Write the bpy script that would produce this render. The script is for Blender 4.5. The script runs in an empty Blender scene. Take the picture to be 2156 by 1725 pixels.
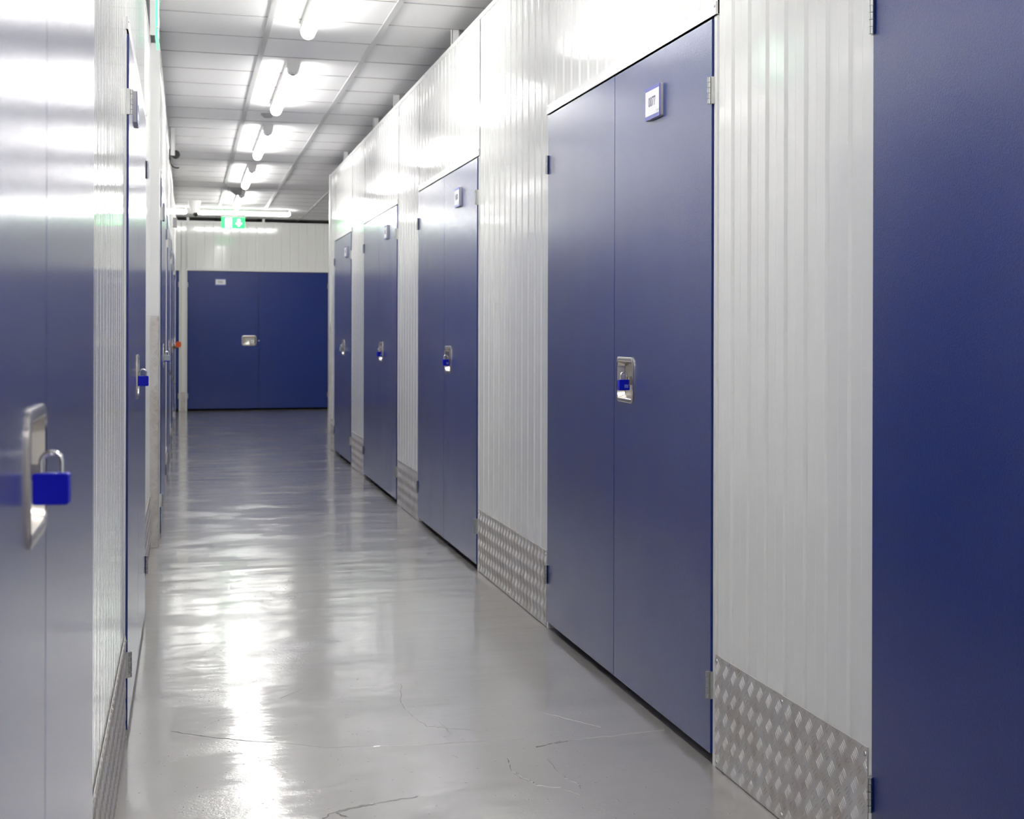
import bpy, math, random
from mathutils import Matrix, Vector
random.seed(7)
C = bpy.context.scene
COL = C.collection
PI = math.pi

# ------------------------------------------------------------------ camera
F = 3150.0                                   # focal length in pixels of the 2156 px wide frame
YAW = math.atan(1048.0 / F)
cam_data = bpy.data.cameras.new('camera')
cam = bpy.data.objects.new('camera', cam_data); COL.objects.link(cam)
cam_data.sensor_width = 36.0
cam_data.lens = F / 2156.0 * 36.0
cam_data.shift_x = (1078 - 1440) / 2156.0
cam_data.shift_y = (697 - 862.5) / 2156.0
cam_data.clip_start = 0.05
cam_data.dof.use_dof = True
cam_data.dof.focus_distance = 4.3
cam_data.dof.aperture_fstop = 9.0
cam.matrix_world = (Matrix.Translation((0, 0, 1.25)) @ Matrix.Rotation(-YAW, 4, 'Z')
                    @ Matrix.Rotation(PI / 2, 4, 'X') @ Matrix.Rotation(0.0025, 4, 'Z'))
C.camera = cam

# ------------------------------------------------------------------ world, exposure
w = bpy.data.worlds.new('world'); C.world = w; w.use_nodes = True
w.node_tree.nodes['Background'].inputs[0].default_value = (0.9, 0.95, 1, 1)
w.node_tree.nodes['Background'].inputs[1].default_value = 0.05
C.view_settings.view_transform = 'Standard'
C.view_settings.look = 'None'
C.view_settings.gamma = 1.0
C.view_settings.use_curve_mapping = False
C.view_settings.exposure = 0.1
C.cycles.use_denoising = True
C.cycles.diffuse_bounces = 6
C.cycles.glossy_bounces = 6
C.cycles.max_bounces = 10
C.cycles.caustics_reflective = True

LAMP_POWER = 34.5                            # radiance of the tube diffusers

# ------------------------------------------------------------------ main dimensions (metres)
XR = 1.446          # right partition face
XL = -0.176         # left partition face, near part
XL2 = -0.150        # left partition face beyond the post
XLM = -0.198        # left partition just before the post
YB = 24.24          # rear partition
WALL_TOP = 2.891
CEIL = 2.985
DOOR_H = 2.145
R_DOORS = [(0.946, 3.006), (4.065, 6.133), (7.733, 9.824), (10.864, 12.976), (14.017, 15.633)]
L_DOORS = [(1.02, 3.06), (4.85, 6.91), (9.47, 11.55), (12.60, 14.68), (15.75, 17.83), (18.88, 20.96)]
R_END = 16.11
L_END = 22.6
POST_Y = 9.10

# ------------------------------------------------------------------ materials
def mat(name, color, rough=0.5, metal=0.0, spec=0.5, coat=0.0, coat_rough=0.1, emit=None, strength=0.0):
    m = bpy.data.materials.new(name); m.use_nodes = True
    b = m.node_tree.nodes['Principled BSDF']
    b.inputs['Base Color'].default_value = (*color, 1)
    b.inputs['Roughness'].default_value = rough
    b.inputs['Metallic'].default_value = metal
    b.inputs['Specular IOR Level'].default_value = spec
    b.inputs['Coat Weight'].default_value = coat
    b.inputs['Coat Roughness'].default_value = coat_rough
    if emit:
        b.inputs['Emission Color'].default_value = (*emit, 1)
        b.inputs['Emission Strength'].default_value = strength
    return m

def coords(nt, scale, kind='Object'):
    tc = nt.nodes.new('ShaderNodeTexCoord'); mp = nt.nodes.new('ShaderNodeMapping')
    mp.inputs['Scale'].default_value = scale
    nt.links.new(tc.outputs[kind], mp.inputs['Vector'])
    return mp.outputs['Vector']

def noise(nt, vec, scale, detail=2.0, rough=0.5):
    n = nt.nodes.new('ShaderNodeTexNoise')
    n.inputs['Scale'].default_value = scale
    n.inputs['Detail'].default_value = detail
    n.inputs['Roughness'].default_value = rough
    nt.links.new(vec, n.inputs['Vector'])
    return n.outputs['Fac']

def bump(nt, height, strength, dist, normal=None):
    b = nt.nodes.new('ShaderNodeBump')
    b.inputs['Strength'].default_value = strength
    b.inputs['Distance'].default_value = dist
    nt.links.new(height, b.inputs['Height'])
    if normal is not None: nt.links.new(normal, b.inputs['Normal'])
    return b.outputs['Normal']

def ramp(nt, fac, stops):
    r = nt.nodes.new('ShaderNodeValToRGB'); e = r.color_ramp.elements
    for i, (p, c) in enumerate(stops):
        if i < 2: el = e[i]; el.position = p
        else: el = e.new(p)
        el.color = (*c, 1) if isinstance(c, tuple) else (c, c, c, 1)
    nt.links.new(fac, r.inputs['Fac'])
    return r.outputs['Color']

# white coated sheet of the partitions
M_WHITE = mat('white_coated_sheet', (0.87, 0.873, 0.855), 0.08, spec=0.5)
nt = M_WHITE.node_tree; B = nt.nodes['Principled BSDF']
h1 = noise(nt, coords(nt, (5, 5, 0.8)), 1.0, 1)
h2 = noise(nt, coords(nt, (260, 260, 260)), 1.0, 1)
n1 = bump(nt, h1, 0.55, 0.0024)
n2 = bump(nt, h2, 0.06, 0.0004, n1)
nt.links.new(n2, B.inputs['Normal'])
M_TRIM = mat('white_trim_paint', (0.86, 0.86, 0.85), 0.25)
M_SHADE = mat('near_black_shade', (0.012, 0.012, 0.014), 0.9)  # near-black colour standing in for shade inside the units and beyond the rear

# blue embossed door skin
M_BLUE = mat('blue_embossed_skin', (0.002, 0.0225, 0.185), 0.40, spec=0.15, coat=1.0, coat_rough=0.17)
M_BLUE.node_tree.nodes['Principled BSDF'].inputs['Coat IOR'].default_value = 1.42
nt = M_BLUE.node_tree; B = nt.nodes['Principled BSDF']
g = noise(nt, coords(nt, (420, 420, 260)), 1.0, 3, 0.6)
gr = ramp(nt, g, [(0.38, 0.0), (0.62, 1.0)])
bb = bump(nt, gr, 0.8, 0.0004)
nt.links.new(bump(nt, gr, 0.18, 0.0003), B.inputs['Coat Normal'])
wv = noise(nt, coords(nt, (2.2, 2.2, 0.8)), 1.0, 1)
nt.links.new(bump(nt, wv, 0.15, 0.004, bb), B.inputs['Normal'])
rr = noise(nt, coords(nt, (3, 3, 2)), 1.0, 3)
mr = nt.nodes.new('ShaderNodeMapRange')
mr.inputs['To Min'].default_value = 0.34; mr.inputs['To Max'].default_value = 0.42
nt.links.new(rr, mr.inputs['Value']); nt.links.new(mr.outputs['Result'], B.inputs['Roughness'])
M_BLUE_EDGE = mat('blue_leaf_edge', (0.01, 0.02, 0.12), 0.4)

# glossy grey floor paint
M_FLOOR = mat('grey_gloss_floor_paint', (0.40, 0.39, 0.38), 0.34, spec=0.5, coat=1.0, coat_rough=0.07)
nt = M_FLOOR.node_tree; B = nt.nodes['Principled BSDF']
B.inputs['Coat IOR'].default_value = 1.6
cn = noise(nt, coords(nt, (1.1, 0.9, 1)), 1.0, 5, 0.55)
nt.links.new(ramp(nt, cn, [(0.35, (0.292, 0.272, 0.258)), (0.65, (0.340, 0.325, 0.312))]), B.inputs['Base Color'])
u1 = noise(nt, coords(nt, (1.6, 5.5, 1)), 1.0, 3, 0.5)          # trowel waves across the aisle
u2 = noise(nt, coords(nt, (14, 40, 1)), 1.0, 3, 0.6)
u3 = noise(nt, coords(nt, (240, 240, 1)), 1.0, 2, 0.6)
nA = bump(nt, u1, 0.6, 0.0050)
nB = bump(nt, u2, 0.25, 0.0011, nA)
msk = ramp(nt, noise(nt, coords(nt, (1.7, 2.3, 1)), 1.0, 3, 0.6), [(0.48, 0.0), (0.66, 1.0)])
u4 = noise(nt, coords(nt, (85, 120, 1)), 1.0, 3, 0.7)
mm = nt.nodes.new('ShaderNodeMath'); mm.operation = 'MULTIPLY'
nt.links.new(msk, mm.inputs[0]); nt.links.new(u4, mm.inputs[1])
nB = bump(nt, mm.outputs[0], 0.9, 0.0012, nB)
nC = bump(nt, u3, 0.3, 0.0004, nB)
vor = nt.nodes.new('ShaderNodeTexVoronoi'); vor.inputs['Scale'].default_value = 1.0
nt.links.new(coords(nt, (26, 26, 1)), vor.inputs['Vector'])
spk = ramp(nt, vor.outputs['Distance'], [(0.0, 1.0), (0.10, 0.0)])
nD = bump(nt, spk, 1.0, 0.002, nC)
nt.links.new(nD, B.inputs['Normal']); nt.links.new(nD, B.inputs['Coat Normal'])
cr = noise(nt, coords(nt, (2.5, 7, 1)), 1.0, 4, 0.6)
mr = nt.nodes.new('ShaderNodeMapRange')
mr.inputs['To Min'].default_value = 0.015; mr.inputs['To Max'].default_value = 0.085
nt.links.new(cr, mr.inputs['Value']); nt.links.new(mr.outputs['Result'], B.inputs['Coat Roughness'])
M_SCAR = mat('chipped_floor_paint', (0.42, 0.41, 0.40), 0.2, coat=1.0, coat_rough=0.05)
M_SCAR_DARK = mat('dark_floor_crack', (0.17, 0.165, 0.16), 0.5)

# ceiling
M_CEIL = mat('ceiling_tile', (0.90, 0.895, 0.89), 0.75, spec=0.3)
nt = M_CEIL.node_tree; B = nt.nodes['Principled BSDF']
nt.links.new(bump(nt, noise(nt, coords(nt, (90, 90, 90)), 1.0, 3), 0.2, 0.001), B.inputs['Normal'])
M_GRID = mat('ceiling_grid_metal', (0.62, 0.62, 0.61), 0.32)
M_GRID2 = mat('ceiling_cross_joint', (0.36, 0.355, 0.35), 0.5)

# metals
M_ALU = mat('aluminium_tread_sheet', (0.62, 0.60, 0.58), 0.50, metal=0.7)
nt = M_ALU.node_tree; B = nt.nodes['Principled BSDF']
an = noise(nt, coords(nt, (9, 9, 9)), 1.0, 5, 0.65)
nt.links.new(ramp(nt, an, [(0.3, (0.58, 0.53, 0.49)), (0.5, (0.68, 0.655, 0.63)), (0.7, (0.73, 0.73, 0.73))]), B.inputs['Base Color'])
nt.links.new(bump(nt, noise(nt, coords(nt, (300, 300, 300)), 1.0, 2), 0.12, 0.0004), B.inputs['Normal'])
M_STEEL = mat('brushed_stainless_steel', (0.62, 0.59, 0.56), 0.24, metal=1.0)
M_CHROME = mat('bright_steel', (0.8, 0.8, 0.8), 0.08, metal=1.0)
M_ZINC = mat('zinc_hinge', (0.55, 0.56, 0.55), 0.3, metal=1.0)
M_LOCK = mat('blue_padlock_paint', (0.0, 0.004, 0.46), 0.35, spec=0.3)
M_LOCKPALE = mat('pale_lock_body', (0.45, 0.52, 0.56), 0.3, metal=0.6)
M_BRASS = mat('brass_lock_body', (0.42, 0.30, 0.12), 0.3, metal=1.0)
M_LOGO = mat('pale_blue_print', (0.35, 0.48, 0.95), 0.4)
M_ORANGE = mat('orange_plastic_tag', (0.80, 0.12, 0.02), 0.4)
M_BLACK = mat('black_plastic', (0.012, 0.012, 0.012), 0.35)
M_SIGNBLUE = mat('violet_blue_sign_border', (0.075, 0.09, 0.45), 0.25)
M_SIGNWHITE = mat('white_sign_face', (0.82, 0.82, 0.84), 0.3)
M_SIGNEDGE = mat('grey_sign_edge', (0.55, 0.54, 0.54), 0.4)
M_NUMERAL = mat('dark_blue_numerals', (0.02, 0.025, 0.13), 0.4)
M_GREYBOX = mat('grey_plastic', (0.30, 0.30, 0.31), 0.4)
M_HOUSING = mat('lamp_housing', (0.88, 0.87, 0.86), 0.45)
M_DIFF = mat('lit_tube_diffuser', (0.9, 0.9, 0.9), 0.4, emit=(1.0, 0.985, 0.96), strength=LAMP_POWER)
M_EXIT = mat('lit_exit_green', (0.0, 0.5, 0.12), 0.3, emit=(0.01, 0.80, 0.16), strength=1.6)
M_EXITW = mat('lit_exit_white', (0.9, 0.9, 0.9), 0.3, emit=(0.9, 1.0, 0.92), strength=4.5)
M_ACRYL = mat('green_lit_acrylic', (0.25, 0.75, 0.55), 0.1, emit=(0.12, 0.62, 0.36), strength=0.9)

# ------------------------------------------------------------------ mesh helpers
class MB:
    def __init__(s): s.v = []; s.f = []; s.m = []; s.mi = 0
    def add(s, vs, fs):
        o = len(s.v); s.v += [tuple(p) for p in vs]
        for f in fs: s.f.append(tuple(o + i for i in f)); s.m.append(s.mi)
    def box(s, x0, x1, y0, y1, z0, z1):
        s.add([(x0,y0,z0),(x1,y0,z0),(x1,y1,z0),(x0,y1,z0),(x0,y0,z1),(x1,y0,z1),(x1,y1,z1),(x0,y1,z1)],
              [(0,3,2,1),(4,5,6,7),(0,1,5,4),(1,2,6,5),(2,3,7,6),(3,0,4,7)])
    def tube(s, pts, r, n=12, cap=True):
        pts = [Vector(p) for p in pts]; o = len(s.v); rings = []
        up = None
        for i, p in enumerate(pts):
            t = (pts[min(i+1, len(pts)-1)] - pts[max(i-1, 0)]).normalized()
            if up is None:
                up = Vector((0,0,1)) if abs(t.z) < 0.9 else Vector((1,0,0))
            a = (up - t * up.dot(t)).normalized(); b = t.cross(a); up = a
            rr = r[i] if isinstance(r, (list, tuple)) else r
            rings.append([p + (a*math.cos(2*PI*k/n) + b*math.sin(2*PI*k/n))*rr for k in range(n)])
        vs = [q for ring in rings for q in ring]; fs = []
        for i in range(len(pts)-1):
            for k in range(n):
                fs.append((i*n+k, i*n+(k+1)%n, (i+1)*n+(k+1)%n, (i+1)*n+k))
        if cap:
            fs.append(tuple(reversed(range(n)))); fs.append(tuple((len(pts)-1)*n+k for k in range(n)))
        s.add(vs, fs)
    def loops(s, loops, cap0=False, cap1=True):
        n = len(loops[0]); vs = [p for l in loops for p in l]; fs = []
        for i in range(len(loops)-1):
            for k in range(n):
                fs.append((i*n+k, i*n+(k+1)%n, (i+1)*n+(k+1)%n, (i+1)*n+k))
        if cap0: fs.append(tuple(reversed(range(n))))
        if cap1: fs.append(tuple((len(loops)-1)*n+k for k in range(n)))
        s.add(vs, fs)
    def build(s, name, mats, parent=None, smooth=None, loc=None):
        me = bpy.data.meshes.new(name); me.from_pydata(s.v, [], s.f)
        if not isinstance(mats, (list, tuple)): mats = [mats]
        for m_ in mats: me.materials.append(m_)
        for p, i in zip(me.polygons, s.m): p.material_index = i
        me.update()
        if smooth:
            me.shade_smooth(); me.set_sharp_from_angle(angle=math.radians(smooth))
        o = bpy.data.objects.new(name, me); COL.objects.link(o)
        if parent is not None: o.parent = parent
        if loc: o.location = loc
        return o

def tag(o, label=None, cat=None, group=None, kind=None):
    if label: o['label'] = label
    if cat: o['category'] = cat
    if group: o['group'] = group
    if kind: o['kind'] = kind
    return o

def empty(name, loc=(0,0,0), rz=0.0):
    o = bpy.data.objects.new(name, None); COL.objects.link(o)
    o.location = loc; o.rotation_euler = (0, 0, rz); o.empty_display_size = 0.1
    return o

def copy_tree(o, parent=None):
    c = o.copy(); COL.objects.link(c)
    if parent is not None: c.parent = parent
    for ch in list(o.children): copy_tree(ch, c)
    return c

def rrect(w_, h_, r, y, cx=0.0, cz=0.0, n=6):
    """rounded rectangle loop in the local x-z plane at depth y, counter-clockwise seen from the front (-y)"""
    pts = []
    for sx, sz, a0 in ((1,-1,-90), (1,1,0), (-1,1,90), (-1,-1,180)):
        for k in range(n+1):
            a = math.radians(a0 + 90*k/n)
            pts.append((cx + sx*(w_/2-r) + r*math.cos(a), y, cz + sz*(h_/2-r) + r*math.sin(a)))
    return pts

def text_mesh(txt, size, depth, squeeze=1.0):
    cu = bpy.data.curves.new('t', 'FONT'); cu.body = txt; cu.size = size
    cu.extrude = depth; cu.align_x = 'CENTER'; cu.align_y = 'CENTER'; cu.resolution_u = 4
    o = bpy.data.objects.new('t', cu); COL.objects.link(o)
    bpy.context.view_layer.update()
    me = bpy.data.meshes.new_from_object(o.evaluated_get(bpy.context.evaluated_depsgraph_get()))
    bpy.data.objects.remove(o)
    me.transform(Matrix.Rotation(PI/2, 4, 'X') @ Matrix.Diagonal((squeeze, 1, 1, 1)))
    return me

# ------------------------------------------------------------------ partitions
# Every partition is drawn in a local frame: x runs to the viewer's right, -y faces the viewer, z is up.
FR_RIGHT = lambda y: ((XR, y, 0), -PI/2)      # origin at its far end, x grows towards the camera
PITCH = 0.130
PROFILE = [(0.0,0),(0.039,0),(0.0402,-0.0006),(0.0440,-0.0006),(0.046,0),(0.097,0),(0.104,0.0075),(0.121,0.0075),(0.128,0),(0.130,0)]

def corrugated(mb, x0, x1, z0, z1, phase=0.0, y=0.0):
    xs = []
    k = math.floor((x0 - phase)/PITCH) - 1
    while phase + k*PITCH < x1 + PITCH:
        for px, d in PROFILE[:-1]: xs.append((phase + k*PITCH + px, d))
        k += 1
    def depth(x):
        for (a, da), (b, db) in zip(xs, xs[1:]):
            if a <= x <= b: return da + (db-da)*(x-a)/(b-a)
        return 0
    pts = [(x0, depth(x0))] + [(x, d) for x, d in xs if x0 + 1e-5 < x < x1 - 1e-5] + [(x1, depth(x1))]
    vs = []; fs = []
    for x, d in pts: vs += [(x, y+d, z0), (x, y+d, z1)]
    for i in range(len(pts)-1): fs.append((2*i, 2*i+2, 2*i+3, 2*i+1))
    mb.add(vs, fs)

def partition(name, origin, rz, x0, x1, openings, label, top=WALL_TOP, bases=None):
    """sheet sections between the door openings, sheets above the openings, capping strip and a backing sheet coloured near-black for the shade inside"""
    mb = MB(); J = 0.024
    cuts = sorted(openings); cur = x0
    for (a, b) in cuts:
        if a - J > cur: corrugated(mb, cur, a - J, 0.0, top - 0.022, phase=cur + 0.012)
        corrugated(mb, a - J + 0.002, b + J - 0.002, DOOR_H + 0.012, top - 0.022, phase=a, y=-0.001)
        cur = b + J
    if cur < x1: corrugated(mb, cur, x1, 0.0, top - 0.022, phase=cur + 0.012)
    # capping strip
    mb.mi = 1
    mb.box(x0, x1, -0.0035, 0.060, top - 0.026, top)
    n = int((x1 - x0)/0.39)
    mb.mi = 2
    mb.box(x0, x1, 0.055, 0.075, 0, top - 0.027)  # added sheet, its colour imitates the dark unit interior behind door gaps
    return tag(mb.build(name, [M_WHITE, M_TRIM, M_SHADE], loc=origin), label, 'wall', kind='structure')

def place(o, origin, rz):
    o.location = origin; o.rotation_euler = (0, 0, rz); return o

# right: local x = R_END - Y
wr = partition('wall_right', (XR, R_END, 0), -PI/2, 0.0, R_END + 5.0,
               [(R_END - b, R_END - a) for a, b in R_DOORS],
               'white ribbed metal partition with five blue doors down the right side')
place(wr, (XR, R_END, 0), -PI/2)
# left near: local x = Y
wl = partition('wall_left', (XL, 0, 0), PI/2, -5.0, 6.955,
               L_DOORS[:2], 'white ribbed metal partition beside the two nearest doors on the left')
place(wl, (XL, 0, 0), PI/2)
wl2 = partition('wall_left.001', (XLM, 0, 0), PI/2, 6.96, POST_Y, [], 'short white ribbed partition between the second left door and the post')
place(wl2, (XLM, 0, 0), PI/2)
wl3 = partition('wall_left.002', (XL2, 0, 0), PI/2, POST_Y + 0.12, L_END, L_DOORS[2:],
                'white ribbed metal partition on the left beyond the white post')
place(wl3, (XL2, 0, 0), PI/2)
# rear
BD = (0.014, 2.134); BD2 = (-2.22, -0.104)
wb = partition('wall_back', (0, YB, 0), 0, -5.0, 6.0, [BD, BD2], 'white ribbed partition closing the end of the aisle above blue doors', top=2.93)
place(wb, (0, YB, 0), 0)

def plain(name, boxes, m, label):
    mb = MB()
    for b in boxes: mb.box(*b)
    return tag(mb.build(name, m), label, 'wall', kind='structure')
plain('wall_end', [(XL-0.06, XR+0.06, -5.1, -5.0, 0, CEIL)], M_TRIM, 'plain white wall closing the aisle behind the viewpoint')
plain('wall_outer', [(-5.1, -5.0, -5, 31, 0, CEIL)], M_TRIM, 'plain white outer wall beyond the left units')
plain('wall_outer.001', [(6.0, 6.1, -5, 31, 0, CEIL)], M_TRIM, 'plain white outer wall beyond the right units')
plain('wall_outer.002', [(-5.1, 6.1, 31.0, 31.1, 0, CEIL)], M_SHADE, 'wall far behind the rear partition, coloured near-black to look unlit')  # darkness past the lamps is put into this wall's colour
mb = MB(); corrugated(mb, -5.0, XL2 - 0.08, 0, WALL_TOP)
o = tag(mb.build('wall_end.001', M_WHITE), 'white ribbed end of the left units on the cross aisle', 'wall', kind='structure'); place(o, (XL2*2 - 5.0 + 0.07, L_END, 0), PI)
mb = MB(); corrugated(mb, 0, 4.45, 0, WALL_TOP)
o = tag(mb.build('wall_end.002', M_WHITE), 'white ribbed end of the right units on the cross aisle', 'wall', kind='structure'); place(o, (6.0, R_END + 0.09, 0), PI)

# floor
mb = MB(); mb.box(-5.2, 6.2, -5.2, 31.2, -0.1, 0.0)
floor = tag(mb.build('floor', M_FLOOR), 'glossy grey painted concrete floor with cracks and scuffs', 'floor', kind='structure')

# ceiling: tiles, main bars along the aisle, cross joints across it
mb = MB(); mb.box(-5.2, 6.2, -5.2, 31.2, CEIL, CEIL + 0.1)
ceil = tag(mb.build('ceiling', M_CEIL), 'pale grey suspended tile ceiling', 'ceiling', kind='structure')
mb = MB(); x = 0.441 - 0.628*8
while x < 6.1:
    mb.box(x - 0.016, x + 0.016, -5.1, 31, CEIL - 0.006, CEIL + 0.001); x += 0.628
mb.build('grid_bar', M_GRID, ceil)
mb = MB(); y = 8.594 - 0.615*22
while y < 31:
    mb.box(-5.1, 6.1, y - 0.004, y + 0.004, CEIL - 0.0025, CEIL + 0.001); y += 0.615
mb.build('cross_joint', M_GRID2, ceil)

# white post where the left partition steps out, with its capping
mb = MB(); mb.box(-0.206, -0.1475, POST_Y, POST_Y + 0.12, 0, WALL_TOP + 0.004)
tag(mb.build('trim_1', M_TRIM), 'narrow white corner post where the left partition steps out', 'post', kind='structure')
mb = MB(); mb.box(XR - 0.015, XR + 0.11, R_END, R_END + 0.09, 0, WALL_TOP)
tag(mb.build('trim_2', M_TRIM), 'white corner post ending the right partition', 'post', kind='structure')
mb = MB(); mb.box(XL2 - 0.09, XL2 + 0.004, L_END - 0.03, L_END, 0, WALL_TOP)
tag(mb.build('trim_3', M_TRIM), 'white corner trim ending the left partition', 'post', kind='structure')

# ------------------------------------------------------------------ doors
def hinge_mesh():
    mb = MB()
    mb.box(-0.003, 0.010, -0.0125, -0.0085, 0, 0.078)             # flap at the leaf edge
    for k in range(5):
        z0 = k*0.0156
        mb.tube([(0.0095, -0.0150, z0 + 0.0006), (0.0095, -0.0150, z0 + 0.0150)], 0.0062, 12)
    mb.box(-0.004, 0.005, -0.009, -0.002, 0, 0.078)
    return mb
HINGE_R = None
def make_hinge(parent, x, z, side):
    mb = hinge_mesh()
    if side > 0: mb.v = [(-a, b, c) for a, b, c in mb.v]; mb.f = [tuple(reversed(f)) for f in mb.f]
    return mb.build('hinge', M_ZINC, parent, smooth=35, loc=(x, 0, z))

def latch_plate(parent, cx, cz, sx):
    """pressed steel dish with a sliding bolt; sx = offset of the bolt in the dish"""
    mb = MB(); W, H = 0.221, 0.156
    L = [rrect(W, H, 0.032, -0.0092), rrect(W, H, 0.032, -0.0125), rrect(W-0.006, H-0.006, 0.030, -0.0140),
         rrect(W-0.024, H-0.024, 0.024, -0.0140), rrect(W-0.030, H-0.030, 0.022, -0.0120),
         rrect(W-0.046, H-0.046, 0.016, 0.0130), rrect(W-0.056, H-0.056, 0.012, 0.0150)]
    mb.loops(L)
    lp = mb.build('latch_plate', M_STEEL, parent, smooth=30, loc=(cx, 0, cz))
    # bolt bracket: channel with two lugs, a round keyhole boss above
    mb = MB()
    mb.box(sx - 0.030, sx + 0.034, 0.004, 0.0148, -0.012, 0.014)
    mb.box(sx - 0.0035, sx + 0.0035, -0.0200, 0.004, -0.006, 0.012)
    if sx > 0: mb.box(sx + 0.012, sx + 0.028, -0.0160, 0.004, -0.016, 0.010)
    mb.build('bolt', M_STEEL, lp)
    mb = MB(); mb.tube([(sx, 0.0148, 0.036), (sx, 0.008, 0.036)], 0.0095, 18); mb.mi = 1
    mb.tube([(sx, 0.0081, 0.036), (sx, 0.0075, 0.036)], 0.0045, 14)
    mb.build('lock_cylinder', [M_STEEL, M_BLACK], lp, smooth=35)
    return lp

def leaf_mesh(x0, x1, hole=None):
    mb = MB(); y0, y1, z0, z1 = -0.009, 0.030, 0.031, DOOR_H + 0.005
    if hole is None:
        mb.box(x0, x1, y0, y1, z0, z1)
    else:
        hx0, hx1, hz0, hz1 = hole
        xs = [x0, hx0, hx1, x1]; zs = [z0, hz0, hz1, z1]
        for y, flip in ((y0, False), (y1, True)):
            vs = [(x, y, z) for z in zs for x in xs]; fs = []
            for j in range(3):
                for i in range(3):
                    if i == 1 and j == 1: continue
                    q = (j*4+i, j*4+i+1, (j+1)*4+i+1, (j+1)*4+i)
                    fs.append(tuple(reversed(q)) if flip else q)
            mb.add(vs, fs)
        mb.add([(x0,y0,z0),(x1,y0,z0),(x1,y1,z0),(x0,y1,z0),(x0,y0,z1),(x1,y0,z1),(x1,y1,z1),(x0,y1,z1)],
               [(0,3,2,1),(4,5,6,7),(1,2,6,5),(3,0,4,7)])
        mb.add([(hx0,y0,hz0),(hx1,y0,hz0),(hx1,y1,hz0),(hx0,y1,hz0),(hx0,y0,hz1),(hx1,y0,hz1),(hx1,y1,hz1),(hx0,y1,hz1)],
               [(0,1,2,3),(4,7,6,5),(1,5,6,2),(3,7,4,0)])
    return mb

DZ = 1.0815       # height of the latch dishes
def make_door(num, origin, rz, W, latch_side, bolt_dx, label, split=0.5, hinges=True, group=None):
    """latch_side: +1 the latch is on the leaf right of the joint (viewer's right), -1 left of it"""
    t = place(empty('door_%d' % num), origin, rz)
    tag(t, label, 'door', group, 'structure')
    s = W*split
    cx = s + latch_side*0.144
    hole = (cx - 0.099, cx + 0.099, DZ - 0.067, DZ + 0.067)
    a = leaf_mesh(0.006, s - 0.0026, hole if latch_side < 0 else None).build('leaf', M_BLUE, t)
    b = leaf_mesh(s + 0.0026, W - 0.006, hole if latch_side > 0 else None).build('leaf', M_BLUE, t)
    latch_plate(t, cx, DZ, bolt_dx)
    # frame: jamb strips, head strip with down-turned lip and screw
    mb = MB()
    mb.box(-0.022, 0.001, -0.003, 0.052, 0.0, DOOR_H + 0.016)
    mb.box(W - 0.001, W + 0.022, -0.003, 0.052, 0.0, DOOR_H + 0.016)
    mb.build('jamb', M_TRIM, t)
    mb = MB()
    mb.box(-0.022, W + 0.022, -0.0075, 0.000, DOOR_H + 0.012, DOOR_H + 0.052)
    mb.box(-0.022, W + 0.022, -0.0075, 0.050, DOOR_H + 0.012, DOOR_H + 0.0145)
    for sx in (-0.012, W + 0.012):
        mb.tube([(sx, -0.0075, DOOR_H + 0.040), (sx, -0.0105, DOOR_H + 0.040)], 0.005, 10)
    mb.build('head_strip', M_TRIM, t)
    if hinges:
        for z in (0.190, 1.905):
            make_hinge(t, 0.0, z, -1); make_hinge(t, W, z, 1)
    return t, cx, s

DR = {}
rlab = ['plain blue double door cropped by the right edge of the photo, no sign in view',
        'tall blue double door carrying the 0077 sign',
        'blue double door first beyond the 0077 door on the right wall',
        'blue double door second beyond the 0077 door on the right wall',
        'narrow blue double door last along the right wall by the corner']
for i, (a, b) in enumerate(R_DOORS):
    DR[i] = make_door(i+1, (XR, b, 0), -PI/2, b-a, +1, 0.042, rlab[i], split=(0.5 if i < 4 else 0.48), group='blue storage unit doors')
llab = ['large blue double door filling the left edge with a blue padlock',
        'second blue double door on the left, seen at a steep angle before the post',
        'blue double door just beyond the white post on the left',
        'blue double door second beyond the white post on the left',
        'blue double door with brass padlock and orange tag far along the left',
        'last blue double door on the left before the cross aisle']
DL = {}
for i, (a, b) in enumerate(L_DOORS):
    DL[i] = make_door(i+6, (XL if i < 2 else XL2, a, 0), PI/2, b-a, -1, -0.012, llab[i], group='blue storage unit doors')
DB = make_door(12, (BD[0], YB, 0), 0, BD[1]-BD[0], -1, 0.050, 'wide deep blue double door facing the camera at the aisle end', group='blue storage unit doors')
DB2 = make_door(13, (BD2[0], YB, 0), 0, BD2[1]-BD2[0], -1, 0.050, 'blue door sliver left of the white strip at the aisle end', group='blue storage unit doors')
# small round stud beside the joint of the rear door
mb = MB(); mb.tube([(1.062, -0.009, DZ), (1.062, -0.016, DZ)], 0.010, 12)
mb.build('stud', M_ZINC, DB[0], smooth=35)

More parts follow.
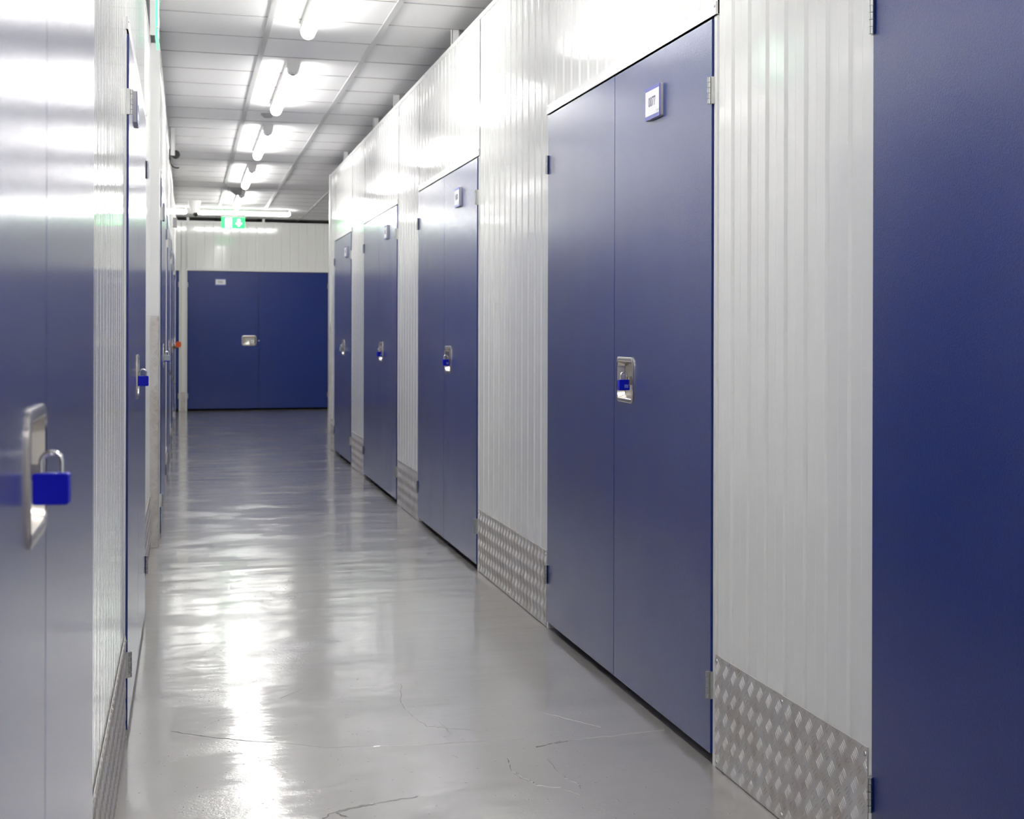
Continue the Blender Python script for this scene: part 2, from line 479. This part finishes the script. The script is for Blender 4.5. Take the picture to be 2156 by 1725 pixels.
# ------------------------------------------------------------------ padlocks
def make_padlock(name, body_mat, face, logo):
    """shackle plane is local y-z, broad faces look along +x/-x; origin = centre of the bolt lug on the door face"""
    t = empty(name)
    mb = MB(); w_, h_, th = 0.0395, 0.0365, 0.019
    y0 = -0.046; cy = y0 + w_/2
    def loop(x, inset, r=0.003):
        pts = []
        W2, H2 = w_/2 - inset, h_/2 - inset
        for sy, sz, a0 in ((1,-1,-90), (1,1,0), (-1,1,90), (-1,-1,180)):
            for k in range(4):
                a = math.radians(a0 + 30*k)
                pts.append((x, cy + sy*(W2-r) + r*math.cos(a), -0.0165 + sz*(H2-r) + r*math.sin(a)))
        return pts
    mb.loops([loop(-th/2, 0.0012), loop(-th/2+0.0012, 0), loop(th/2-0.0012, 0), loop(th/2, 0.0012)], cap0=True)
    mb.build('lock_body', body_mat, t, smooth=30)
    mb = MB(); r = 0.0115; zt = 0.0140; pts = [(0, cy - r, -0.002)]
    for k in range(13):
        a = PI - PI*k/12
        pts.append((0, cy + r*math.cos(a), zt + r*math.sin(a)))
    pts.append((0, cy + r, -0.002))
    mb.tube(pts, 0.0031, 12); mb.build('shackle', M_CHROME, t, smooth=40)
    if logo:
        mb = MB(); xf = face*(th/2); xa, xb = sorted((xf, xf + face*0.0004))
        cz = -0.0200; c = cy + 0.0065
        for (ya, yb, za, zb) in ((-.0065,-.0052,-.0050,.0040),(-.0065,.0065,-.0058,-.0046),(.0052,.0065,-.0050,.0030),
                                 (-.0065,.0030,.0034,.0046),(-.0030,-.0020,-.0030,.0020),(-.0004,.0006,-.0030,.0020),
                                 (.0020,.0030,-.0030,.0046),(-.0030,.0030,.0010,.0020)):
            mb.box(xa, xb, c+ya, c+yb, cz+za, cz+zb)
        mb.build('printed_mark', M_LOGO, t)
    return t

def hang(t, door, ox, name_loc_dx, turn, label, cat='padlock', group='padlocks hanging from the door latches', dz=0.0):
    d, cx, s = door
    M = Matrix.Translation(d.location) @ Matrix.Rotation(d.rotation_euler[2], 4, 'Z') @ Matrix.Translation((cx + ox, -0.002, DZ + dz)) @ Matrix.Rotation(turn, 4, 'Z')
    t.location = M.to_translation(); t.rotation_euler = M.to_euler()
    tag(t, label, cat, group)

p0 = make_padlock('padlock', M_LOCK, 1, True)
hang(p0, DR[1], 0.036, 0, 0.16, 'blue padlock with pale printed mark on the 0077 door latch')
p1 = copy_tree(p0); hang(p1, DR[2], 0.036, 0, 0.16, 'blue padlock on the first door beyond the 0077 door')
p2 = copy_tree(p0); hang(p2, DR[3], 0.036, 0, 0.45, 'small distant blue padlock on the second door beyond the 0077 door')
p3 = make_padlock('padlock.003', M_LOCKPALE, 1, False); hang(p3, DR[4], 0.036, 0, 0.3, 'pale grey padlock on the last narrow door of the right wall')
p4 = make_padlock('padlock.004', M_LOCK, -1, False); hang(p4, DL[0], -0.012, 0, -0.10, 'large plain blue padlock nearest the camera on the left door')
p5 = copy_tree(p4); hang(p5, DL[1], -0.012, 0, 0.0, 'plain blue padlock on the second left door, half hiding its steel dish')
p6 = make_padlock('padlock.006', [M_LOCKPALE], -1, False); hang(p6, DL[2], -0.012, 0, 0.2, 'tiny pale padlock with blue foot beyond the post on the left')
mb = MB(); mb.box(-0.012, 0.012, -0.048, -0.006, -0.041, -0.0345); mb.build('foot', M_LOCK, p6)
p7 = make_padlock('padlock.007', M_BRASS, -1, False); hang(p7, DL[4], -0.012, 0, 0.4, 'brass padlock far along the left wall beside an orange tag')
mb = MB(); mb.loops([[(0.0+q[0]*0, -0.075 + q[0], 0.012 + q[2]) for q in rrect(0.058, 0.060, 0.02, 0)],
                     [(0.006, -0.075 + q[0], 0.012 + q[2]) for q in rrect(0.058, 0.060, 0.02, 0)]], cap0=True)
t8 = mb.build('key_tag', M_ORANGE); hang(t8, DL[4], -0.02, 0, 0.3, 'round orange plastic tag hanging with the brass padlock', 'tag', None)
p8 = make_padlock('padlock.008', M_BRASS, 1, False); hang(p8, DB, 0.050, 0, -1.2, 'small brass padlock on the rear door facing the camera')
# white protective disc of the rear lock
mb = MB(); mb.tube([(0, -0.012, 0), (0, -0.022, 0)], 0.026, 20); mb.mi = 1; mb.tube([(0, -0.022, 0), (0, -0.023, 0)], 0.008, 12)
dsc = mb.build('lock_disc', [M_SIGNWHITE, M_GREYBOX], smooth=35); hang(dsc, DB, 0.045, 0, 0, 'round white disc seal in the latch dish of the rear door', 'seal', None, dz=-0.012)

# ------------------------------------------------------------------ number signs
def make_sign(txt):
    W, H, T = 0.158, 0.105, 0.012
    mb = MB()
    mb.loops([rrect(W, H, 0.004, 0.0, n=3), rrect(W, H, 0.004, -T+0.002, n=3)], cap0=True, cap1=False)
    mb.mi = 1
    mb.loops([rrect(W, H, 0.004, -T+0.002, n=3), rrect(W, H, 0.004, -T, n=3)])
    t = mb.build('number_sign', [M_SIGNEDGE, M_SIGNBLUE], smooth=30)
    mb = MB()
    mb.box(-W/2 + 0.005, W/2 - 0.006, -T - 0.0005, -T + 0.0001, -H/2 + 0.0125, H/2 - 0.0125)
    mb.build('white_panel', M_SIGNWHITE, t)
    me = text_mesh(txt, 0.044, 0.0002, 0.86); me.materials.append(M_NUMERAL)
    o = bpy.data.objects.new('numerals', me); COL.objects.link(o); o.parent = t; o.location = (-0.002, -T - 0.0008, 0.001)
    mb = MB()
    x0, z0 = 0.038, -0.0365
    for k in range(7):
        mb.box(x0 + 0.010 + k*0.0034, x0 + 0.0124 + k*0.0034, -T - 0.0008, -T, z0 + 0.0035, z0 + 0.0070)
    mb.box(x0 + 0.004, x0 + 0.031, -T - 0.0008, -T, z0, z0 + 0.0009)
    for k in range(8):
        a = 0.5 + k*0.6; b = a + 0.35
        mb.add([(x0 + 0.004 + 0.004*math.cos(q), -T - 0.0008, z0 + 0.006 + 0.004*math.sin(q)) for q in (a, b)] +
               [(x0 + 0.004 + 0.003*math.cos(q), -T - 0.0008, z0 + 0.006 + 0.003*math.sin(q)) for q in (b, a)], [(0,1,2,3)])
    mb.build('small_logo', M_SIGNEDGE, t)
    return t
def put_sign(t, door, lx, label):
    d = door[0]
    M = Matrix.Translation(d.location) @ Matrix.Rotation(d.rotation_euler[2], 4, 'Z') @ Matrix.Translation((lx, -0.009, 1.988))
    t.location = M.to_translation(); t.rotation_euler = M.to_euler()
    tag(t, label, 'sign', 'number signs on the doors')
put_sign(make_sign('0077'), DR[1], 2.068 - 0.548, 'white sign with blue border reading 0077')
put_sign(make_sign('0076'), DR[2], 2.091 - 0.552, 'small white number sign on the first door beyond the 0077 door')
put_sign(make_sign('0075'), DR[3], 2.112 - 0.56, 'distant white number sign on the second door beyond the 0077 door')
put_sign(make_sign('0074'), DR[4], 1.616 - 0.40, 'tiny white number sign on the narrow last door of the right wall')
put_sign(make_sign('0080'), DL[1], 0.50, 'number sign on the second left door, seen almost edge-on')
put_sign(make_sign('0081'), DL[2], 0.50, 'number sign edge-on just beyond the white post')
put_sign(make_sign('0083'), DL[4], 0.50, 'tiny number sign edge-on far down the left wall')
put_sign(make_sign('0006'), DB, 0.49, 'white number sign facing the camera on the rear blue door')

# ------------------------------------------------------------------ aluminium tread plates
def tread(mb, x0, x1, z0, z1, y, cell=0.066):
    """five-bar pattern, bars at +-45 degrees"""
    L, Wd, Hh, sp = 0.0285, 0.0040, 0.0019, 0.0088
    def bar(cx, cz, ang):
        if not (x0 - 0.006 < cx < x1 + 0.006 and z0 < cz < z1): return
        c, s = math.cos(ang), math.sin(ang)
        P = [(-L/2,0,0),(-L/4,-Wd/2,0),(L/4,-Wd/2,0),(L/2,0,0),(L/4,Wd/2,0),(-L/4,Wd/2,0),(-L/4,0,Hh),(L/4,0,Hh)]
        vs = []
        for a, b, h in P:
            X, Z = cx + a*c - b*s, cz + a*s + b*c
            X = min(max(X, x0 + 0.0008), x1 - 0.0008); Z = min(max(Z, z0 + 0.0008), z1 - 0.0008)
            vs.append((X, y - h, Z))
        mb.add(vs, [(0,1,6),(1,2,7,6),(2,3,7),(3,4,7),(4,5,6,7),(5,0,6)])
    i = 0
    nx = int((x1-x0)/cell) + 2; nz = int((z1-z0)/cell) + 2
    for i in range(-1, nx):
        for j in range(-1, nz):
            for off, ang in ((0, -PI/4), (0.5, PI/4)):
                gx, gz = x0 + 0.02 + (i+off)*cell, z0 + 0.02 + (j+off)*cell
                nx_, nz_ = -math.sin(ang), math.cos(ang)
                for k in range(-2, 3): bar(gx + nx_*sp*k, gz + nz_*sp*k, ang)

def kick_plate(origin, rz, x0, x1, label, z1=0.323, screws=True, name='kick_plate', group='aluminium kick plates along the wall foot'):
    mb = MB(); mb.box(x0, x1, -0.0045, -0.0022, 0.003, z1); tread(mb, x0, x1, 0.003, z1, -0.0044)
    t = place(mb.build(name, M_ALU), origin, rz); tag(t, label, 'kick plate', group)
    if screws:
        n = 2 if x1 - x0 > 0.6 else 1
        for i in range(n + 1):
            for z in (0.018, z1 - 0.016):
                s = MB(); xx = x0 + 0.012 + (x1 - x0 - 0.024)*i/n
                s.tube([(xx, -0.0044, z), (xx, -0.0068, z), (xx, -0.0074, z)], [0.0062, 0.0055, 0.003], 12)
                s.build('screw', M_ZINC, t, smooth=40)
    return t

kr = ['chequered aluminium kick plate between the cropped door and the 0077 door',
      'chequered kick plate between the 0077 door and the next door beyond',
      'chequered kick plate between the two wide doors beyond the 0077 door',
      'distant chequered kick plate before the narrow last door, right wall',
      'short chequered kick plate at the far corner of the right wall']
segs = [(3.031, 4.040), (6.158, 7.708), (9.849, 10.839), (13.001, 13.992), (15.658, 16.105)]
for (a, b), lb in zip(segs, kr): kick_plate((XR, b, 0), -PI/2, 0, b-a, lb)
kick_plate((XL, 0, 0), PI/2, 3.085, 4.825, 'chequered kick plate on the left between the two nearest doors')
kick_plate((XLM, 0, 0), PI/2, 6.97, 9.09, 'kick plate on the left wall just before the tall post guard')
kl = ['thin edge-on kick plate first beyond the post on the left', 'edge-on kick plate second beyond the post on the left',
      'edge-on kick plate third beyond the post on the left', 'edge-on kick plate at the far end of the left wall']
for (a, b), lb in zip([(11.575, 12.575), (14.705, 15.725), (17.855, 18.855), (20.985, 22.56)], kl):
    kick_plate((XL2, 0, 0), PI/2, a, b, lb)
kick_plate((0, YB, 0), 0, -0.082, -0.009, 'narrow kick plate on the white strip between the two rear doors', z1=0.29, screws=False)
# tall guards
g1 = MB(); g1.box(0.0, 0.058, -0.003, -0.001, 0.004, 1.33); tread(g1, 0.0, 0.058, 0.004, 1.33, -0.0029)
g1.box(0.0565, 0.0595, -0.003, 0.05, 0.004, 1.33)
t = place(g1.build('corner_guard', M_ALU), (-0.206, POST_Y, 0), 0)
tag(t, 'tall narrow chequered aluminium guard on the left white post', 'corner guard')
g2 = MB(); g2.box(-0.001, 0.0155, -0.003, -0.0005, 0.004, 1.33); g2.box(-0.003, -0.001, -0.003, 0.09, 0.004, 1.33)
g2v = MB(); tread(g2v, 0.0, 0.085, 0.004, 1.33, 0.0)
for f in g2v.f: g2.f.append(tuple(i + len(g2.v) for i in f)); g2.m.append(0)
g2.v += [(-0.003 + b, a, c) for a, b, c in g2v.v]
t = place(g2.build('corner_guard.001', M_ALU), (XR - 0.015, R_END, 0), 0)
tag(t, 'tall chequered aluminium guard seen edge-on at the far right corner', 'corner guard')

# ------------------------------------------------------------------ ceiling lamps
LZ = CEIL - 0.052
def make_lamp(length):
    """runs along local +y from its capped end at the origin"""
    t = empty('ceiling_lamp'); r = 0.039
    mb = MB(); mb.box(-0.041, 0.041, 0.0, length - 0.02, 0.010, CEIL - LZ); mb.build('housing', M_HOUSING, t)
    mb = MB(); ys = [0.090, 0.096] ; rs = [0.032, r]
    ys += [length - 0.045]; rs += [r]
    for k in range(1, 6):
        a = PI/2*k/5; ys.append(length - 0.045 + 0.045*math.sin(a)); rs.append(max(0.003, r*math.cos(a)))
    mb.tube([(0, y, 0) for y in ys], rs, 20); mb.build('diffuser', M_DIFF, t, smooth=50)
    mb = MB(); mb.tube([(0, 0.0, 0.004), (0, 0.004, 0.004), (0, 0.095, 0.0)], [0.030, 0.036, 0.0405], 20)
    mb.box(-0.038, 0.038, -0.004, 0.090, 0.006, CEIL - LZ)
    mb.mi = 1; mb.tube([(0, 0.06, -0.034), (0, 0.06, -0.044)], 0.010, 14)
    mb.build('end_cap', [M_HOUSING, M_GREYBOX], t, smooth=40)
    return t
l0 = make_lamp(2.03)
far = [8.75 + 3.175*k for k in range(-4, 5)]
labs = {4: 'lit tube lamp nearest the camera, cropped by the top edge', 5: 'lit tube lamp second from the top edge with grey end cap',
        6: 'lit tube lamp third from the top edge', 7: 'lit tube lamp fourth from the top, above the junction box',
        8: 'short-looking lit tube lamp just before the crosswise tubes'}
for i, yf in enumerate(far):
    o = l0 if i == 0 else copy_tree(l0)
    o.location = (0.65, yf - 2.03, LZ)
    tag(o, labs.get(i, 'lit tube lamp over the aisle near or behind the camera, out of view'), 'lamp', 'tube lamps running down the aisle')
c0 = make_lamp(1.43)
for i, (x, lb) in enumerate(((0.0, 'crosswise lit tube lamp above the green exit sign'), (-1.42, 'crosswise lit tube lamp left of the exit sign, cut by the left wall'),
                         (-3.6, 'crosswise lit tube lamp hidden down the left cross aisle'), (3.2, 'crosswise lit tube lamp hidden behind the right units'))):
    o = c0 if i == 0 else copy_tree(c0)
    o.location = (x, 22.4, LZ); o.rotation_euler = (0, 0, -PI/2)
    tag(o, lb, 'lamp', 'tube lamps across the far aisle')

# ------------------------------------------------------------------ exit sign under the crosswise lamp
t = tag(empty('exit_sign', (0.625, 22.0, 2.70)), 'green lit exit sign with running figure and arrow, hanging at the aisle end', 'exit sign')
mb = MB(); mb.box(-0.165, 0.165, -0.02, 0.02, 0.135, 0.175); mb.build('housing', M_TRIM, t)
mb = MB(); mb.box(-0.16, 0.16, -0.005, 0.005, -0.02, 0.135); mb.build('green_panel', M_EXIT, t)
mb = MB(); mb.box(-0.105, -0.020, -0.007, -0.005, -0.008, 0.123); mb.build('doorway_symbol', M_EXITW, t)
mb = MB()
mb.tube([(-0.078,-0.0072,0.098),(-0.078,-0.0085,0.098)], 0.010, 12)
for (a, b, c, d) in ((-0.078,0.085,-0.070,0.045),(-0.070,0.045,-0.048,0.030),(-0.048,0.030,-0.046,0.004),(-0.070,0.045,-0.090,0.010),(-0.076,0.080,-0.050,0.070),(-0.078,0.080,-0.098,0.062)):
    mb.tube([(a,-0.0078,b),(c,-0.0078,d)], 0.0055, 6)
mb.build('running_figure', M_EXIT, t)
mb = MB()
mb.add([(0.075,-0.0062,0.005),(0.120,-0.0062,0.055),(0.092,-0.0062,0.055),(0.092,-0.0062,0.110),(0.058,-0.0062,0.110),(0.058,-0.0062,0.055),(0.030,-0.0062,0.055)], [(0,1,2,3,4,5,6)])
mb.build('arrow_symbol', M_EXITW, t)
for hx in (-0.12, 0.12):
    mb = MB(); mb.tube([(hx,0,0.175),(hx,0,CEIL-2.70)], 0.003, 8); mb.build('hanger', M_ZINC, t)

# near exit sign seen edge-on over the left wall
t = tag(empty('exit_sign.001', (-0.135, 7.45, 2.72)), 'green-edged acrylic sign seen edge-on at the top left', 'exit sign')
mb = MB(); mb.box(-0.0065, 0.0065, 0, 0.32, -0.10, 0.13); mb.build('acrylic_panel', M_ACRYL, t)
mb = MB(); mb.box(-0.030, 0.012, -0.01, 0.33, 0.13, 0.185); mb.box(-0.030, -0.0066, 0.0, 0.02, -0.085, 0.13); mb.build('housing', M_TRIM, t)
mb = MB(); mb.tube([(-0.002,-0.004,-0.052),(0.010,-0.004,-0.052)], 0.006, 10); mb.build('fixing', M_TRIM, t)
mb = MB(); mb.box(0.0066, 0.0072, 0.04, 0.12, -0.08, 0.10); mb.box(0.0066, 0.0072, 0.18, 0.27, 0.0, 0.03); mb.build('sign_symbol', M_EXITW, t)
mb = MB(); mb.tube([(0, 0.16, 0.185), (0, 0.16, CEIL - 2.72)], 0.004, 8); mb.build('hanger', M_ZINC, t)

# ------------------------------------------------------------------ small fittings
mb = MB(); mb.tube([(0,0,0),(0,0,-0.012),(0,0,-0.030)], [0.052,0.050,0.030], 24)
tag(mb.build('smoke_detector', M_GREYBOX, smooth=40, loc=(0.616, 12.45, CEIL)), 'small flat round detector on the ceiling between lamps', 'detector')

t = tag(empty('junction_box', (0.58, 19.1, CEIL)), 'grey ceiling junction box between the two farthest aisle lamps', 'junction box')
mb = MB(); mb.box(-0.10, 0.06, -0.09, 0.09, -0.035, 0); mb.loops([[(a*0.07-0.01,b*0.07,-0.035) for a,b in ((-1,-1),(1,-1),(1,1),(-1,1))],[(a*0.035+0.02,b*0.035,-0.085) for a,b in ((-1,-1),(1,-1),(1,1),(-1,1))]])
mb.build('box_body', M_GREYBOX, t)
mb = MB(); mb.tube([(0.06,0,-0.018),(0.50,0,-0.018)], 0.012, 10); mb.tube([(-0.18,0,-0.018),(-0.10,0,-0.018)], 0.012, 10)
mb.build('conduit', M_SIGNWHITE, t, smooth=40)

t = tag(empty('dome_camera', (0.10, 21.2, CEIL)), 'pale conical ceiling camera with dark lens beside the crosswise lamp', 'camera')
mb = MB(); mb.tube([(0,0,0),(0,0,-0.02),(0.005,0,-0.15),(0.01,0,-0.165)], [0.085,0.080,0.052,0.040], 24); mb.build('cone_base', M_HOUSING, t, smooth=40)
mb = MB(); mb.tube([(0.012,-0.01,-0.16),(0.014,-0.01,-0.185),(0.016,-0.01,-0.205),(0.016,-0.01,-0.212)], [0.036,0.036,0.022,0.006], 20); mb.build('lens', M_BLACK, t, smooth=50)

t = tag(empty('security_camera', (XL2, 13.95, 2.80)), 'black wall camera with looped cable above the left partition', 'camera')
mb = MB(); mb.box(-0.008, 0.012, -0.03, 0.03, -0.05, 0.04); mb.box(0.01, 0.05, -0.01, 0.01, -0.02, 0.0); mb.build('bracket', M_BLACK, t)
mb = MB(); mb.tube([(0.055,0.07,0.0),(0.058,-0.05,-0.008),(0.058,-0.055,-0.008)], [0.036,0.038,0.030], 18); mb.build('camera_body', M_BLACK, t, smooth=40)
mb = MB(); mb.tube([(0.010, 0.0, -0.03), (0.012, -0.02, -0.085), (0.035, -0.03, -0.115), (0.065, -0.03, -0.125), (0.085,-0.02,-0.120)], 0.006, 8); mb.build('cable', M_BLACK, t, smooth=60)

t = tag(empty('alarm_box', (XL2, 18.3, 2.49)), 'small grey alarm box high on the far left wall', 'alarm box')
mb = MB(); mb.box(0.0, 0.045, -0.05, 0.05, -0.055, 0.055); mb.build('box_body', M_GREYBOX, t)
mb = MB(); mb.box(0.045, 0.05, -0.03, 0.03, -0.035, 0.035); mb.build('face_plate', M_HOUSING, t)

# black cable hanging on the far left wall
mb = MB(); mb.tube([(XL2 + 0.014, 13.4, 0.90), (XL2 + 0.030, 13.8, 0.84), (XL2 + 0.045, 14.1, 0.79), (XL2 + 0.050, 14.5, 0.75)], 0.006, 8)
tag(mb.build('cable', M_BLACK, smooth=60), 'thin dark cable slanting down the far left wall', 'cable')

# studs rising from the partition tops to the ceiling
for (x, y, lb) in ((XR + 0.022, 8.62, 'short white stud above the right partition, nearest of four'),
                   (XR + 0.022, 11.15, 'short white stud above the right partition, second of four'),
                   (XR + 0.022, 12.42, 'short white stud above the right partition, third of four'),
                   (XR + 0.022, 14.86, 'short white stud above the right partition, farthest of four'),
                   (-0.116, 13.6, 'white stud above the left partition behind the black camera'),
                   (0.02, YB + 0.03, 'white stud above the rear partition left of the exit sign'),
                   (1.14, YB + 0.03, 'white stud above the rear partition right of the exit sign')):
    mb = MB()
    zb = WALL_TOP - 0.03 if y < YB else 2.93 - 0.001
    w2 = 0.02
    if x < -0.1: zb = 2.90 - 0.15
    mb.box(-w2, -w2+0.004, -0.02, 0.02, zb, CEIL); mb.box(-w2, w2, -0.02, -0.016, zb, CEIL); mb.box(-w2, w2, 0.016, 0.02, zb, CEIL)
    tag(mb.build('wall_stud', M_TRIM, loc=(x, y, 0)), lb, 'stud', 'studs above the partitions')

# ------------------------------------------------------------------ cracks and scratches of the floor
def scar(pts, wd, ht, m, name, jitter=0.004, sub=6):
    P = []
    for a, b in zip(pts, pts[1:]):
        for k in range(sub): P.append((a[0]+(b[0]-a[0])*k/sub, a[1]+(b[1]-a[1])*k/sub))
    P.append(pts[-1]); n = len(P); vs = []; fs = []
    for i, (x, y) in enumerate(P):
        q = P[min(i+1, n-1)]; p = P[max(i-1, 0)]
        dx, dy = q[0]-p[0], q[1]-p[1]; l = math.hypot(dx, dy) or 1; nx, ny = -dy/l, dx/l
        j = random.uniform(-jitter, jitter); x += nx*j; y += ny*j
        ww = wd*(0.4 + 0.6*math.sin(PI*(i+0.3)/(n-0.4)))*random.uniform(0.6, 1.2)
        vs += [(x-nx*ww, y-ny*ww, 0.0001), (x, y, ht*random.uniform(0.5, 1)), (x+nx*ww, y+ny*ww, 0.0001)]
    for i in range(n-1):
        fs += [(3*i, 3*i+3, 3*i+4, 3*i+1), (3*i+1, 3*i+4, 3*i+5, 3*i+2)]
    mb = MB(); mb.add(vs, fs); return mb.build(name, m, floor)
SCARS = [
    ([(0.999, 4.401), (1.083, 4.434), (1.159, 4.442), (1.251, 4.446), (1.424, 4.46)], 0.004, 0.003, 0, 'crack'),
    ([(0.997, 4.396), (1.057, 4.42), (1.113, 4.435)], 0.003, 0.0015, 1, 'crack'),
    ([(0.891, 4.305), (0.881, 4.174), (0.903, 4.087), (0.916, 4.023), (0.973, 3.983), (1.007, 3.906)], 0.003, 0.0025, 0, 'crack'),
    ([(0.877, 4.152), (0.904, 4.059)], 0.002, 0.0012, 1, 'crack'),
    ([(0.998, 4.26), (1.006, 4.063), (1.027, 4.01), (1.023, 3.958)], 0.003, 0.003, 0, 'crack'),
    ([(1.087, 4.833), (1.174, 4.679), (1.242, 4.554)], 0.0015, 0.001, 0, 'scratch'),
    ([(-0.042, 4.915), (0.069, 4.816), (0.178, 4.736), (0.286, 4.674), (0.391, 4.586), (0.528, 4.558), (0.694, 4.526), (0.863, 4.504), (0.98, 4.5)], 0.0025, 0.0015, 0, 'crack'),
    ([(0.306, 5.245), (0.393, 5.366), (0.465, 5.461)], 0.0015, 0.001, 0, 'scratch'),
    ([(0.049, 4.909), (0.093, 4.996), (0.131, 5.046)], 0.0015, 0.001, 0, 'scratch'),
    ([(0.368, 3.959), (0.439, 3.997), (0.501, 4.006), (0.592, 4.027)], 0.004, 0.003, 0, 'crack'),
    ([(0.368, 3.955), (0.425, 3.985), (0.476, 3.997)], 0.003, 0.001, 1, 'crack'),
    ([(0.725, 5.333), (0.685, 5.062), (0.699, 4.863), (0.725, 4.732), (0.806, 4.677), (0.9, 4.617)], 0.0015, 0.0012, 0, 'crack'),
    ([(0.335, 3.918), (0.362, 3.96), (0.394, 3.918)], 0.003, 0.003, 0, 'crack'),
    ([(0.77, 4.778), (0.78, 4.61)], 0.0012, 0.001, 0, 'scratch'),
]
for pts, wd, ht, k, nm in SCARS: scar(pts, wd, ht, (M_SCAR, M_SCAR_DARK)[k], nm)
